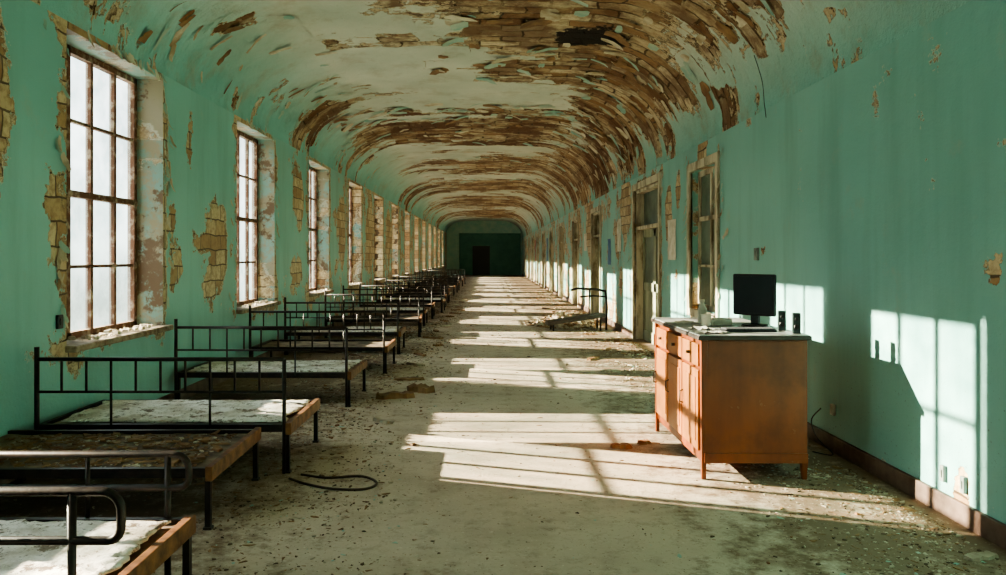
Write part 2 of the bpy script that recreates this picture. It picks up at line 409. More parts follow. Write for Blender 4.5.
wi = 0
for (sa, sb, y0, y1) in OPN:
    wi += 1
    z0, z1 = .86, 3.44; x0, x1 = XO + .03, XO + .10
    bm = bmesh.new()
    box(bm, x0, x1, y0, y0 + .06, z0, z1); box(bm, x0, x1, y1 - .06, y1, z0, z1)
    box(bm, x0, x1, y0, y1, z0, z0 + .07); box(bm, x0, x1, y0, y1, z1 - .06, z1)
    for j in (1, 2):
        yy = y0 + (y1 - y0) * j / 3; box(bm, x0 + .01, x1 - .01, yy - .022, yy + .022, z0, z1)
    for j in (1, 2, 3):
        zz = z0 + (z1 - z0) * j / 4; t = .028 if j == 2 else .014
        box(bm, x0 + (0 if j == 2 else .015), x1 - .015 + (.02 if j == 2 else 0), y0, y1, zz - t, zz + t)
    xg = (x0 + x1) / 2 - .005
    vs = [bm.verts.new(v) for v in ((xg, y0, z0), (xg, y1, z0), (xg, y1, z1), (xg, y0, z1))]
    bm.faces.new(vs).material_index = 1
    mk('window_%d' % wi, bm, [M_RUST, M_G], kind='structure', label='tall rusty window with dirty panes')
    bm = bmesh.new(); box(bm, XL - .24, XL + .09, sa - .02, sb + .06, .82, .875, 0, .012)
    for v in bm.verts: v.co += .012 * mnoise.noise_vector(v.co * 5)
    mk('trim_%d' % (wi + 1), bm, M_SILL, kind='structure', label='crumbling plaster window sill')

wi += 1; bm = bmesh.new(); a, b, c, d = ops[0]
xa = XR + .10
for (p, q, r_, t) in ((a, a + .06, c, d), (b - .06, b, c, d), (a, b, c, c + .07), (a, b, d - .07, d), (a, b, 2.08, 2.14), (a + .57, a + .63, c, d), (a, b, 1.45, 1.48)):
    box(bm, xa, xa + .06, p, q, r_, t)
for (p, q, r_, t) in ((a - .11, a, c - .1, d + .11), (b, b + .11, c - .1, d + .11), (a, b, d, d + .11), (a, b, c - .1, c)):
    box(bm, XR - .03, XR + .02, p, q, r_, t)
box(bm, xa + .03, xa + .035, a, b, c, d, 1)
mk('window_%d' % wi, bm, [M_CASE, M_DGL], kind='structure', label='interior window with cream casing')
di = 1
for (a, b, c, d) in ops[1:]:
    di += 1; bm = bmesh.new()
    for (p, q, r_, t) in ((a - .12, a, 0, d + .12), (b, b + .12, 0, d + .12), (a, b, d, d + .12)):
        box(bm, XR - .035, XR + .02, p, q, r_, t, 0)
    for (p, q, r_, t) in ((a, a + .05, 0, d), (b - .05, b, 0, d), (a, b, d - .05, d), (a, b, 2.1, 2.16)):
        box(bm, XR + .02, XR + .25, p, q, r_, t, 0)
    mid = (a + b) / 2
    for (p, q) in ((a + .05, mid), (mid, b - .05)):
        for (p2, q2, r_, t) in ((p, p + .09, 0, 2.1), (q - .09, q, 0, 2.1), (p, q, 0, .2), (p, q, 1.95, 2.1), (p, q, .95, 1.1)):
            box(bm, XR + .15, XR + .2, p2, q2, r_, t, 1)
        box(bm, XR + .17, XR + .18, p, q, 0, 1.0, 1); box(bm, XR + .17, XR + .18, p, q, 1.0, 2.1, 2)
    box(bm, XR + .17, XR + .18, a, b, 2.1, d, 2)
    mk('door_%d' % di, bm, [M_CASE, M_DOOR, M_DGL], kind='structure', label='olive panelled double door with worn casing')

# ------------------------------------------------------------ beds
LB = 1.86; ZB = .36
def bed_meshes(W, railtype):
    out = {}
    bm = bmesh.new()
    for yy in (0, W - .035): box(bm, -LB, 0, yy, yy + .035, ZB - .055, ZB)
    box(bm, -LB, -LB + .035, 0, W, ZB - .055, ZB)
    for i in range(1, 6): box(bm, -LB * i / 6 - .015, -LB * i / 6 + .015, .03, W - .03, ZB - .05, ZB - .035)
    out['bed_frame'] = (bm, M_IRON)
    bm = bmesh.new(); box(bm, -.03, .012, -.01, W + .01, ZB - .075, ZB + .012, 0, .005); out['foot_rail'] = (bm, M_RUSTY)
    bm = bmesh.new()
    N, Mx = 30, 14
    g = [[bm.verts.new((-LB + .03 + (LB - .06) * i / N, .03 + (W - .06) * j / Mx, ZB - .025 + .01 * mnoise.noise(Vector((i * .4, j * .5, W))))) for j in range(Mx + 1)] for i in range(N + 1)]
    for i in range(N):
        for j in range(Mx): bm.faces.new((g[i][j], g[i + 1][j], g[i + 1][j + 1], g[i][j + 1])).smooth = True
    out['bed_base'] = (bm, M_BASE)
    bm = bmesh.new()
    if railtype == 'side':
        zt = .84
        tube(bm, [(-LB, 0, 0), (-LB, 0, zt + .09)], .018); tube(bm, [(-.04, 0, 0), (-.04, 0, zt)], .015)
        tube(bm, [(-LB, 0, zt), (-.04, 0, zt)], .015); tube(bm, [(-LB, 0, .60), (-.04, 0, .60)], .010)
        for i in range(1, 10):
            x = -LB + (LB - .04) * i / 10; tube(bm, [(x, 0, .60), (x, 0, zt)], .009, 6)
        for i in (3, 7):
            x = -LB + (LB - .04) * i / 10; tube(bm, [(x, 0, ZB - .03), (x, 0, .60)], .009, 6)
    else:
        for (yy, zt, dz, xe) in ((0, .74, .13, .06), (W, .66, .11, -.02)):
            pts = [(-LB, yy, zt)] + arc((xe - .07, yy, zt - .07), .07, 90, 0, 6) + arc((xe - .05, yy, zt - dz), .05, 0, -90, 5)
            pts += [(-LB, yy, zt - dz - .05)]
            tube(bm, pts, .017)
            for x in (-.12, -.5, -1.0, -1.45, -LB): tube(bm, [(x, yy, 0 if x in (-.12, -LB) else ZB - .03), (x, yy, zt)], .016 if x in (-.12, -LB) else .011)
    out['guard_rail'] = (bm, M_IRON)
    return out
def leg_bm():
    bm = bmesh.new(); box(bm, -.016, .016, -.016, .016, .012, ZB - .05); box(bm, -.024, .024, -.024, .024, 0, .014); return bm
def sheet_mesh(W, seed, zt=.006):
    bm = bmesh.new(); N, Mx = 70, 34; top = []
    def P_(i, j):
        x = -LB + .10 + (LB - .17) * i / N; y = .07 + (W - .14) * j / Mx
        e = min(i, N - i, j * 1.2, (Mx - j) * 1.2)
        edge = min(1, e / 2.0)
        z = ZB + .006 + zt * edge + .008 * abs(mnoise.noise(Vector((x * 4, y * 5, seed)))) * edge + .016 * abs(mnoise.noise(Vector((x * 13, y * 14, seed + 3))))
        wob = .07 * mnoise.noise(Vector((x * 4, y * 4, seed + 9))) + .03 * mnoise.noise(Vector((x * 15, y * 15, seed + 1)))
        return (min(-.04, x + wob), y + wob * .5, z)
    top = [[bm.verts.new(P_(i, j)) for j in range(Mx + 1)] for i in range(N + 1)]
    for i in range(N):
        for j in range(Mx): bm.faces.new((top[i][j], top[i + 1][j], top[i + 1][j + 1], top[i][j + 1])).smooth = True
    r = bmesh.ops.extrude_edge_only(bm, edges=[e for e in bm.edges if e.is_boundary])
    for v in [x for x in r['geom'] if isinstance(x, bmesh.types.BMVert)]: v.co.z = ZB + .001
    return bm

cache = {}
def build_bed(x, y, W, rail, rot, label, sheet=None, slabel=None):
    key = (W, rail)
    root = empty('hospital_bed', (x, y, 0), label, 'bed', 'iron ward beds along the windows', rot)
    if key not in cache:
        parts = []
        for nm, (bm, m) in bed_meshes(W, rail).items():
            o = mk(nm, bm, m, parent=root); parts.append(o)
        lm = None
        for (lx, ly) in ((-.02, .02), (-.02, W - .02), (-LB + .02, .02), (-LB + .02, W - .02)):
            if lm is None: o = mk('leg', leg_bm(), M_IRON, parent=root); lm = o
            else:
                o = lm.copy(); COL.objects.link(o); o.parent = root
            o.location = (lx, ly, 0); parts.append(o)
        cache[key] = parts
    else:
        for p in cache[key]:
            o = p.copy(); COL.objects.link(o); o.parent = root
    if sheet is not None:
        o = mk('mattress', sheet_mesh(W, sheet), M_PAPER, label=slabel or 'thin soiled white mattress lying on an iron bed', cat='mattress')
        o.location = (x, y, 0); o.rotation_euler = (0, 0, rot)
    return root
build_bed(-1.40, 2.74, .82, 'loop', 0.0, 'black iron bed with rounded tubular guard rails', 1.0, 'crumpled white paper-like mattress on the bed with rounded rails')
def build_low_bed():
    root = empty('hospital_bed', (-1.62, 4.38, 0), 'low dark iron bed with bare dirty base and rusty foot rail', 'bed', 'iron ward beds along the windows', .02)
    d = bed_meshes(1.0, 'side')
    for nm in ('bed_frame', 'foot_rail', 'bed_base'):
        bm, m = d[nm]; mk(nm, bm, m, parent=root)
    d['guard_rail'][0].free()
    lm = None
    for (lx, ly) in ((-.02, .02), (-.02, .98), (-1.68, .02), (-1.68, .98)):
        if lm is None: o = mk('leg', leg_bm(), M_IRON, parent=root); lm = o
        else: o = lm.copy(); COL.objects.link(o); o.parent = root
        o.location = (lx, ly, 0)
build_low_bed()
build_bed(-1.46, 5.52, .95, 'side', 0.0, 'iron bed with tall barred side rail and white sheet', 2.0, 'torn white sheet-like mattress, stained, on an iron bed')
build_bed(-1.46, 7.95, .95, 'side', -.015, 'iron bed with tall barred side rail and white sheet', 5.0, 'torn white sheet-like mattress, stained, on an iron bed')
yb = 10.2; ii = 0
while yb < 44:
    sh = (3.0 + ii) if ii % 2 == 1 and yb < 24 else None
    build_bed(-1.44 + random.uniform(0, .2), yb, .95, 'side', random.uniform(-.03, .08) * (1 if ii else 0), 'rusty black iron bed with barred side rail', sh)
    yb += random.choice((2.0, 2.3, 2.6, 3.1)); ii += 1

# ------------------------------------------------------------ desk / cabinet
desk = empty('wooden_cabinet', (1.525, 5.36, 0), 'worn orange-brown wooden cabinet with drawers, doors and grey worktop', 'cabinet', None, .0)
DW, DL, DH = .76, 1.5, 1.0
bm = bmesh.new(); z0 = .12
box(bm, .02, DW, 0, DL, z0, DH, 0, .006)
box(bm, .02, DW, -.008, 0.0, z0, z0 + .07, 0); box(bm, .05, DW - .03, -.006, 0, DH - .06, DH - .01)
mk('body', bm, M_WOOD, parent=desk)
bm = bmesh.new(); box(bm, -.03, DW + .02, -.03, DL + .03, DH, DH + .03, 1, .005); box(bm, -.02, DW + .01, -.02, DL + .02, DH + .03, DH + .036, 0)
mk('worktop', bm, [M_TOP, M_TOPE], parent=desk, label='grey laminate worktop with dark edge')
for (x, y) in ((.0, 0), (DW - .045, 0), (0, DL - .045), (DW - .045, DL - .045)):
    bm = bmesh.new(); box(bm, 0, .045, 0, .045, 0, z0 + (.02 if x else DH - z0), 0, .003)
    for v in bm.verts:
        if v.co.z < .05: v.co.x = .0225 + (v.co.x - .0225) * .7; v.co.y = .0225 + (v.co.y - .0225) * .7
    o = mk('leg', bm, M_WOOD, parent=desk); o.location = (x - (.002 if x == 0 else -.003), y - .003 if y == 0 else y + .003, 0)
for i in range(3):
    a = .06 + (DL - .12) * i / 3; b = .06 + (DL - .12) * (i + 1) / 3
    bm = bmesh.new(); box(bm, -.006, .02, a + .012, b - .012, .80, .96, 0, .005); dr = mk('drawer', bm, M_WOODL, parent=desk)
    bm = bmesh.new(); tube(bm, [(-.006, (a + b) / 2, .88), (-.016, (a + b) / 2, .88), (-.032, (a + b) / 2, .88)], .012, 10)
    mk('knob', bm, M_TOPE, parent=dr)
    bm = bmesh.new(); box(bm, -.006, .02, a + .012, b - .012, .19, .775, 0, .005)
    box(bm, -.012, -.004, a + .065, b - .065, .25, .715, 0, .004); dd = mk('cabinet_door', bm, M_WOODL, parent=desk)
    bm = bmesh.new(); yy = b - .035
    tube(bm, [(-.006, yy, .46), (-.03, yy, .47), (-.03, yy, .55), (-.006, yy, .56)], .006, 8); mk('handle', bm, M_TOPE, parent=dd)
bm = bmesh.new(); box(bm, .03, .05, .04, DL - .04, .10, .185, 0)
mk('plinth', bm, M_WOOD, parent=desk)
ZT = DH + .036
mo = empty('computer_monitor', (2.12, 5.97, ZT), 'black flat computer monitor on a round stand', 'monitor', None, -.85)
bm = bmesh.new(); box(bm, -.18, .18, -.02, .02, .09, .42, 0, .012)
box(bm, -.12, .12, .02, .06, .15, .36, 0, .012); mk('monitor_case', bm, M_BLK, parent=mo)
bm = bmesh.new(); box(bm, -.16, .16, -.0225, -.019, .115, .40); mk('screen', bm, M_SCREEN, parent=mo)
bm = bmesh.new(); box(bm, -.035, .035, .0, .03, .02, .16, 0, .006)
bmesh.ops.create_cone(bm, cap_ends=True, segments=32, radius1=.11, radius2=.095, depth=.02, matrix=Matrix.Translation((0, .01, .011)))
mk('monitor_stand', bm, M_BLK, parent=mo)
kb = empty('keyboard', (1.95, 5.62, ZT), 'dark computer keyboard on the cabinet top', 'keyboard', None, .05)
bm = bmesh.new(); box(bm, -.19, .19, -.07, .07, 0, .018, 0, .004); mk('keyboard_base', bm, M_BLK, parent=kb)
bm = bmesh.new()
for r_ in range(5):
    for c_ in range(15): box(bm, -.184 + c_ * .0246, -.164 + c_ * .0246, -.06 + r_ * .0245, -.040 + r_ * .0245, .018, .026)
o = mk('keycap', bm, M_KEY, parent=kb); o['kind'] = 'stuff'
for (x, y) in ((2.225, 5.68), (2.245, 5.46)):  # small upright dark blocks with round discs, not identified as any device
    sp = empty('dark_block', (x, y, ZT), 'small dark upright shape on the cabinet top', 'dark_block', 'dark shapes on the cabinet', -.3)
    bm = bmesh.new(); box(bm, -.028, .028, -.03, .03, 0, .15, 0, .006); mk('block_case', bm, M_BLOCK, parent=sp)
    for zz, rr in ((.05, .020), (.105, .014)):
        bm = bmesh.new()
        bmesh.ops.create_cone(bm, cap_ends=True, segments=20, radius1=rr, radius2=rr * .8, depth=.005, matrix=Matrix.Translation((0, -.032, zz)) @ Matrix.Rotation(math.pi / 2, 4, 'X'))
        mk('block_disc', bm, M_BLK, parent=sp)
def lathe(bm, prof_, c=(0, 0, 0), n=24, mi=0):
    rings = [[bm.verts.new((c[0] + r * math.cos(2 * math.pi * j / n), c[1] + r * math.sin(2 * math.pi * j / n), c[2] + z)) for j in range(n)] for r, z in prof_]
    for i in range(len(rings) - 1):
        for j in range(n):
            f = bm.faces.new((rings[i][j], rings[i][(j + 1) % n], rings[i + 1][(j + 1) % n], rings[i + 1][j])); f.smooth = True; f.material_index = mi
    bm.faces.new(rings[0][::-1])
bm = bmesh.new(); lathe(bm, [(.03, 0), (.036, .01), (.04, .10), (.042, .105), (.037, .10), (.032, .012), (.001, .012)])
tube(bm, [(.036, 0, .03), (.062, 0, .035), (.068, 0, .06), (.06, 0, .085), (.038, 0, .088)], .006, 8)
o = mk('mug', bm, M_WHITE, label='off-white mug on the cabinet top', cat='mug'); o.location = (1.74, 5.98, ZT)
bm = bmesh.new(); lathe(bm, [(.034, 0), (.036, .005), (.036, .12), (.016, .16), (.016, .18), (.019, .18), (.019, .20), (.001, .20)])
o = mk('bottle', bm, M_WHITE, label='pale plastic bottle on the cabinet top', cat='bottle'); o.location = (1.80, 6.3, ZT)
bm = bmesh.new(); box(bm, -.09, .09, -.06, .06, 0, .055, 0, .006)
o = mk('cardboard_box', bm, M_WHITE, label='small pale carton on the cabinet top', cat='box'); o.location = (1.88, 6.12, ZT); o.rotation_euler = (0, 0, .3)
for i, (x, y, r_) in enumerate(((1.65, 5.80, .3), (1.64, 6.3, -.4), (1.64, 5.5, .9))):
    bm = bmesh.new(); N = 8
    g = [[bm.verts.new(((a / N - .5) * .15, (b / N - .5) * .20, .002 + .035 * abs(mnoise.noise(Vector((a * .4, b * .4, i)))))) for b in range(N + 1)] for a in range(N + 1)]
    for a in range(N):
        for b in range(N): bm.faces.new((g[a][b], g[a + 1][b], g[a + 1][b + 1], g[a][b + 1])).smooth = True
    o = mk('paper_sheet', bm, M_WHITE, label='crumpled yellowed paper on the cabinet top', cat='paper', group='papers on the cabinet'); o.location = (x, y, ZT); o.rotation_euler = (0, 0, r_)

# ------------------------------------------------------------ broken bench & rubble at right wall
ch = empty('broken_bench', (1.98, 16.2, 0), 'broken low bench with sagging dark seat and bent iron arm frame', 'bench', None, .06)
bm = bmesh.new(); box(bm, -.72, .52, -.22, .22, .24, .32, 0, .01)
for v in bm.verts: v.co.z += .14 * v.co.x - .02
mk('seat', bm, M_TOPE, parent=ch)
bm = bmesh.new()
tube(bm, [(-.20, .0, .86), (-.05, 0, .90), (.35, 0, .88), (.56, 0, .84)], .026)
tube(bm, [(.0, 0, .72), (.3, 0, .74), (.56, 0, .72)], .018)
tube(bm, [(.56, 0, .86), (.60, 0, .5), (.58, 0, 0)], .024)
tube(bm, [(.2, 0, .30), (.22, 0, .88)], .016)
mk('arm_frame', bm, M_IRON, parent=ch)
for (x, y, h_) in ((-.60, -.18, .13), (-.60, .18, .13), (.42, -.18, .28), (.42, .18, .28)):
    bm = bmesh.new(); tube(bm, [(x, y, 0), (x, y, h_)], .02); mk('leg', bm, M_IRON, parent=ch)

def plank(name, loc, size, rot, mat, label, cat='plank', group=None):
    bm = bmesh.new(); L, W_, T = size; N = 10
    g = []
    for i in range(N + 1):
        x = (i / N - .5) * L; j = random.uniform(-.10, .10) * W_; tp = T * random.uniform(.7, 1.15); sw = random.uniform(.75, 1.05) * (random.uniform(.3, .8) if i in (0, N) else 1)
        g.append([bm.verts.new((x + random.uniform(-.03, .03) * (i in (0, N)), y * sw + j, z)) for (y, z) in ((-W_ / 2, 0), (W_ / 2, 0), (W_ / 2 * .9, tp), (-W_ / 2 * .9, tp * random.uniform(.8, 1)))])
    for i in range(N):
        for q in range(4): bm.faces.new((g[i][q], g[i][(q + 1) % 4], g[i + 1][(q + 1) % 4], g[i + 1][q]))
    bm.faces.new(g[0][::-1]); bm.faces.new(g[-1])
    bmesh.ops.recalc_face_normals(bm, faces=bm.faces[:])
    o = mk(name, bm, mat, label=label, cat=cat, group=group); o.location = loc; o.rotation_euler = rot; return o
PL = 'dark broken board lying on the littered floor'
for i, (x, y, L, W_, r_, z) in enumerate(((1.9, 17.6, 1.3, .3, .1, .0), (2.1, 18.4, 1.0, .3, .2, 0), (1.95, 17.65, 1.0, .3, .05, .053), (1.8, 17.6, .9, .28, .3, .106))):
    plank('broken_board', (x, y, z), (L, W_, .045), (0, 0, r_), M_TOPE, PL, group='boards by the broken bench')
plank('broken_board', (-1.05, 8.45, 0), (.42, .13, .07), (0, 0, .25), D_WD, 'reddish broken timber piece beside the beds')
plank('broken_board', (-.80, 8.85, 0), (.34, .16, .08), (0, 0, -.5), D_WD, 'reddish broken timber piece beside the beds')
plank('broken_board', (1.10, 6.25, 0), (.16, .08, .035), (0, 0, -.15), D_BR, 'small broken brick piece beside the cabinet')
plank('broken_board', (1.33, 6.4, 0), (.10, .08, .03), (0, 0, .5), D_BR, 'small broken brick piece beside the cabinet')
plank('broken_board', (2.62, 3.98, 0), (.2, .07, .02), (0, 0, .3), D_PL, 'pale plaster slab on the floor by the wall')
plank('broken_board', (2.2, 8.1, 0), (.35, .1, .04), (0, 0, .9), D_WD, 'splintered wood board on the floor')
plank('broken_board', (2.4, 8.9, 0), (.5, .1, .04), (0, 0, -.3), D_PL, 'pale plaster slab on the floor by the wall')
for i in range(34):
    sx = 1 if i % 2 else -1; y = 7.2 + i * .62 + random.uniform(-.1, .1); x = random.uniform(1.6, 2.45) if sx > 0 else random.uniform(-1.1, -.8)
    if 15.4 < y < 19.2 and sx > 0: continue
    if 8.0 < y < 9.3: continue
    plank('broken_board', (x, y, .0), (random.uniform(.2, .42), random.uniform(.05, .12), .035), (0, 0, random.uniform(0, 3)), random.choice((D_WD, D_PL, D_WD)), 'splintered lath fragment on the littered floor', group='lath fragments on the floor')

def cable(name, pts, r, label, m=M_BLK):
    bm = bmesh.new(); out = []
    P4 = [Vector(p) for p in pts]; P4 = [P4[0]] + P4 + [P4[-1]]
    for i in range(1, len(P4) - 2):
        for t in [j / 8 for j in range(8)]:
            a, b, c, d = P4[i - 1:i + 3]
            out.append(.5 * ((2 * b) + (-a + c) * t + (2 * a - 5 * b + 4 * c - d) * t * t + (-a + 3 * b - 3 * c + d) * t ** 3))
    out.append(P4[-1]); tube(bm, out, r, 8)
    return mk(name, bm, m, label=label, cat='cable')
cable('rubber_hose', [(-1.42, 5.36, .010), (-1.25, 5.22, .010), (-1.05, 5.12, .010), (-.84, 5.12, .010), (-.78, 5.26, .010), (-.92, 5.42, .010), (-1.15, 5.38, .010), (-1.36, 5.46, .010)], .009, 'thin brown hose curled on the floor beside a bed', M_HOSE)
cable('power_cable', [(XR - .045, 6.3, .32), (XR - .08, 6.4, .2), (XR - .12, 6.2, .1), (XR - .08, 6.0, .012), (XR - .2, 6.1, .01)], .005, 'thin black cable drooping from a wall socket')
cable('hanging_wire', [(XR - .16, 7.55, 3.62), (XR - .1, 7.5, 3.35), (XR - .04, 7.6, 3.15), (XR - .03, 7.58, 3.0)], .003, 'thin loose wire hanging on the upper wall')

def fitting(name, x, y, z, w, h, label, m, side=1):
    bm = bmesh.new(); t = .025
    box(bm, -t if side > 0 else 0, 0 if side > 0 else t, -w / 2, w / 2, -h / 2, h / 2, 0, .005)
    xx = -t - .006 if side > 0 else t
    box(bm, xx, xx + .006, -w / 5, w / 5, -h / 4, h / 4, 0, .002)
    o = mk(name, bm, m, label=label, cat='switch' if 'switch' in name else 'socket'); o.location = (x, y, z); return o
fitting('light_switch', XR, 7.9, 1.62, .1, .13, 'grey switch box on the teal wall above the cabinet', M_BOX)
fitting('light_switch', XL, 5.93, 1.08, .07, .11, 'small dark switch on the teal wall below the window', M_BLK, -1)
fitting('wall_socket', XR, 4.66, .25, .04, .10, 'small grey damaged socket low on the wall', M_BOX)
fitting('wall_socket', XR, 4.46, .24, .04, .10, 'small grey damaged socket low on the wall', M_BOX)
fitting('wall_socket', XR, 6.15, .34, .06, .09, 'small pale socket low on the wall behind the cabinet', M_WHITE)
def poster(y, z, w, h, m, label):
    bm = bmesh.new(); N = 8
    g = [[bm.verts.new((-.006 - .02 * abs(mnoise.noise(Vector((a * .5, b * .5, y)))) , (a / N - .5) * w, (b / N - .5) * h)) for b in range(N + 1)] for a in range(N + 1)]
    for a in range(N):
        for b in range(N): bm.faces.new((g[a][b], g[a + 1][b], g[a + 1][b + 1], g[a][b + 1]))
    o = mk('wall_notice', bm, m, label=label, cat='poster'); o.location = (XR, y, z)
poster(11.55, 1.85, .5, .62, M_WHITE, 'faded blank paper notice on the peeling wall')
poster(16.2, 2.05, .5, .7, M_WHITE, 'faded blank paper notice on the peeling wall')
poster(17.5, 1.7, .45, .6, M_BLUE, 'small faded blue notice on the peeling wall')
poster(21.8, 2.0, .6, .5, M_WHITE, 'faded blank paper notice on the peeling wall')
poster(35.8, 1.9, .8, 1.1, M_BLUE, 'faded blue notice on the far corridor wall')
poster(45.0, 1.9, 1.0, 1.3, M_RED, 'faded red notice on the far corridor wall')

# ------------------------------------------------------------ debris
def scatter(name, specs, label):
    vs, fs, mis = [], [], []; mats = []
    for (n, mat, fpos, smin, smax, flat, elong) in specs:
        if mat not in mats: mats.append(mat)
        mi = mats.index(mat)
        for _ in range(n):
            x, y, z = fpos(); s = random.uniform(smin, smax) * random.choice((.5, .6, .8, 1, 1.6)); a = random.uniform(0, 6.28)
            if z == 0: s *= .5 + .5 * min(1, max(0, (y - 3) / 9))
            m = random.randint(3, 5); b = len(vs); t = s * flat * random.uniform(.6, 1.4)
            tx, ty = random.uniform(-.25, .25), random.uniform(-.25, .25)
            ring = []
            for j in range(m):
                th = 2 * math.pi * j / m + random.uniform(-.35, .35); r = s * random.uniform(.5, 1.2)
                px, py = r * math.cos(th) * elong, r * math.sin(th)
                ring.append((px * math.cos(a) - py * math.sin(a), px * math.sin(a) + py * math.cos(a)))
            for (px, py) in ring: vs.append((x + px, y + py, z + max(0, px * tx + py * ty)))
            for (px, py) in ring: vs.append((x + px * .85, y + py * .85, z + max(0, px * tx + py * ty) + t))
            fs.append([b + j for j in range(m)][::-1]); fs.append([b + m + j for j in range(m)])
            for j in range(m): fs.append([b + j, b + (j + 1) % m, b + m + (j + 1) % m, b + m + j])
            mis += [mi] * (m + 2)
    me = bpy.data.meshes.new(name); me.from_pydata(vs, [], fs)
    for m in mats: me.materials.append(m)
    me.polygons.foreach_set('material_index', mis)
    o = bpy.data.objects.new(name, me); COL.objects.link(o); tag(o, 'stuff', label, 'debris'); return o
def fp_edge():
    while True:
        y = 3.2 + 32 * random.random() ** 1.5
        r = random.random()
        if r < .50: x = XR - .13 - abs(random.gauss(0, .45))
        elif r < .94: x = -1.6 + random.gauss(0, .52)
        else: x = random.uniform(XL + .1, XR - .1)
        if XL + .15 < x < XR - .12 and mnoise.noise(Vector((x * 1.7, y * 1.1, 3))) + random.uniform(-.3, .4) > .0: return x, y, 0.0
def fp_all():
    y = 3.2 + 22 * random.random() ** 1.7
    return random.uniform(XL + .15, XR - .15), y, 0.0
def fp_pile():
    r = random.random() ** .7; t = random.uniform(0, 6.28)
    return 1.75 + .85 * r * math.cos(t), 17.7 + 1.2 * r * math.sin(t), .001 + max(0, .26 * (1 - r)) * random.random()
scatter('floor_debris', [
    (8500, D_PL, fp_edge, .005, .020, .35, 1.2), (14000, D_DK, fp_edge, .004, .016, .4, 1.2), (1100, D_GR, fp_edge, .008, .024, .1, 1.2),
    (8500, D_WD, fp_edge, .005, .012, .4, 3.4), (500, D_BR, fp_edge, .01, .022, .5, 1),
    (200, D_PL, fp_edge, .02, .035, .25, 1.4), (160, D_WD, fp_edge, .02, .035, .3, 2),
    (1600, D_DK, fp_all, .003, .008, .4, 1), (2200, D_WD, fp_all, .003, .007, .4, 3), (1200, D_PL, fp_all, .003, .009, .3, 1)],
    'plaster crumbs, splinters, paint flakes and dirt littering the floor')
scatter('rubble_pile', [(900, D_PL, fp_pile, .02, .07, .5, 1), (900, D_WD, fp_pile, .015, .035, .5, 3), (300, D_DK, fp_pile, .02, .05, .5, 1)], 'pile of plaster rubble and splinters by the broken bench')
def fp_bed():
    return (random.uniform(-3.3, -1.75), random.uniform(4.46, 5.28), ZB - .018)
scatter('bed_litter', [(700, D_WD, fp_bed, .010, .024, .3, 1.8), (260, D_PL, fp_bed, .008, .02, .3, 1)], 'brown litter and crumbs lying on the bare bed base')
def fp_sill():
    k_ = random.choice((0, 0, 1, 2, 3)); return (XL - .15 + random.uniform(0, .2), S0 + P * k_ + random.uniform(.3, 1.7), .885)
scatter('sill_rubble', [(260, D_PL, fp_sill, .008, .03, .6, 1)], 'plaster rubble on the window sills')

def flake_obj(name, items, mats, label):
    vs, fs, mi = [], [], []
    for n_, (p, tg, ac, nrm, L, Wd, curl) in enumerate(items):
        b = len(vs)
        for i in range(5):
            t = i / 4; w = Wd * (1 - .4 * t * random.random()) * (1 if 0 < i < 4 else .6)
            q = p + tg * (t - .5) * L + nrm * (.006 + curl * L * .3 * t * t)
            for sg in (-1, 1): vs.append(tuple(q + ac * (sg * w / 2 + random.uniform(-.15, .15) * Wd) + tg * random.uniform(-.06, .06) * L))
        for i in range(4): fs.append([b + 2 * i, b + 2 * i + 1, b + 2 * i + 3, b + 2 * i + 2]); mi.append(n_ % len(mats))
    me = bpy.data.meshes.new(name); me.from_pydata(vs, [], fs)
    for m in mats: me.materials.append(m)
    me.polygons.foreach_set('material_index', mi)
    o = bpy.data.objects.new(name, me); COL.objects.link(o); tag(o, 'stuff', label, 'debris')
def ceil_pt(u):
    for i in range(len(us) - 1):
        if us[i] <= u <= us[i + 1]:
            t = (u - us[i]) / (us[i + 1] - us[i])
            p = (prof[i][0] * (1 - t) + prof[i + 1][0] * t, prof[i][1] * (1 - t) + prof[i + 1][1] * t)
            tg = Vector((prof[i + 1][0] - prof[i][0], 0, prof[i + 1][1] - prof[i][1])).normalized()
            return Vector((p[0], 0, p[1])), tg
    return None
items = []
for _ in range(520):
    c = random.choice(((.9, 9.2, 1.9, 3.2), (.9, 9.2, 1.8, 3.2), (0, 17, 3.4, 2.4), (0, 15.2, 3.2, .8), (0, 15.2, 3.2, .8), (.6, 24, 2.8, 2), (0, 31, 3.4, 3), (2.4, 14, .8, 5), (-3.0, 9, .7, 4)))
    u = c[0] + random.uniform(-1, 1) * c[2]; y = c[1] + random.uniform(-1, 1) * c[3]
    r = ceil_pt(u)
    if r is None: continue
    p, tg = r; p.y = y
    items.append((p, tg * random.choice((-1, 1)), Vector((0, 1, 0)), Vector((tg.z, 0, -tg.x)), random.uniform(.08, .42), random.uniform(.05, .30) * (.5 if c[0] < -2 else 1), random.uniform(.05, 1.0)))
flake_obj('hanging_plaster_flake', items, (D_FL, D_WD, D_GR), 'curled plaster flakes hanging from the ceiling')
items = []
for _ in range(170):
    k_ = random.choice((0, 0, 0, 1, 1, 2, 3, 4)); s = S0 + P * k_
    side = random.choice((-1, 1, 2))
    if side == 1: y, z = s + 1.8 + abs(random.gauss(0, .10)), random.uniform(1.0, 3.4)
    elif side == -1: y, z = s - abs(random.gauss(0, .12)), random.uniform(1.0, 3.4)
    else: y, z = s + random.uniform(0, 1.8), 3.46 + random.uniform(-.02, .02)
    a = random.uniform(-2.2, -.9)
    tg = Vector((0, math.cos(a), math.sin(a))); ac = Vector((0, -math.sin(a), math.cos(a)))
    items.append((Vector((XL + .002, y, z)), tg, ac, Vector((1, 0, 0)), random.uniform(.05, .16), random.uniform(.025, .08), random.uniform(.4, 1.4)))
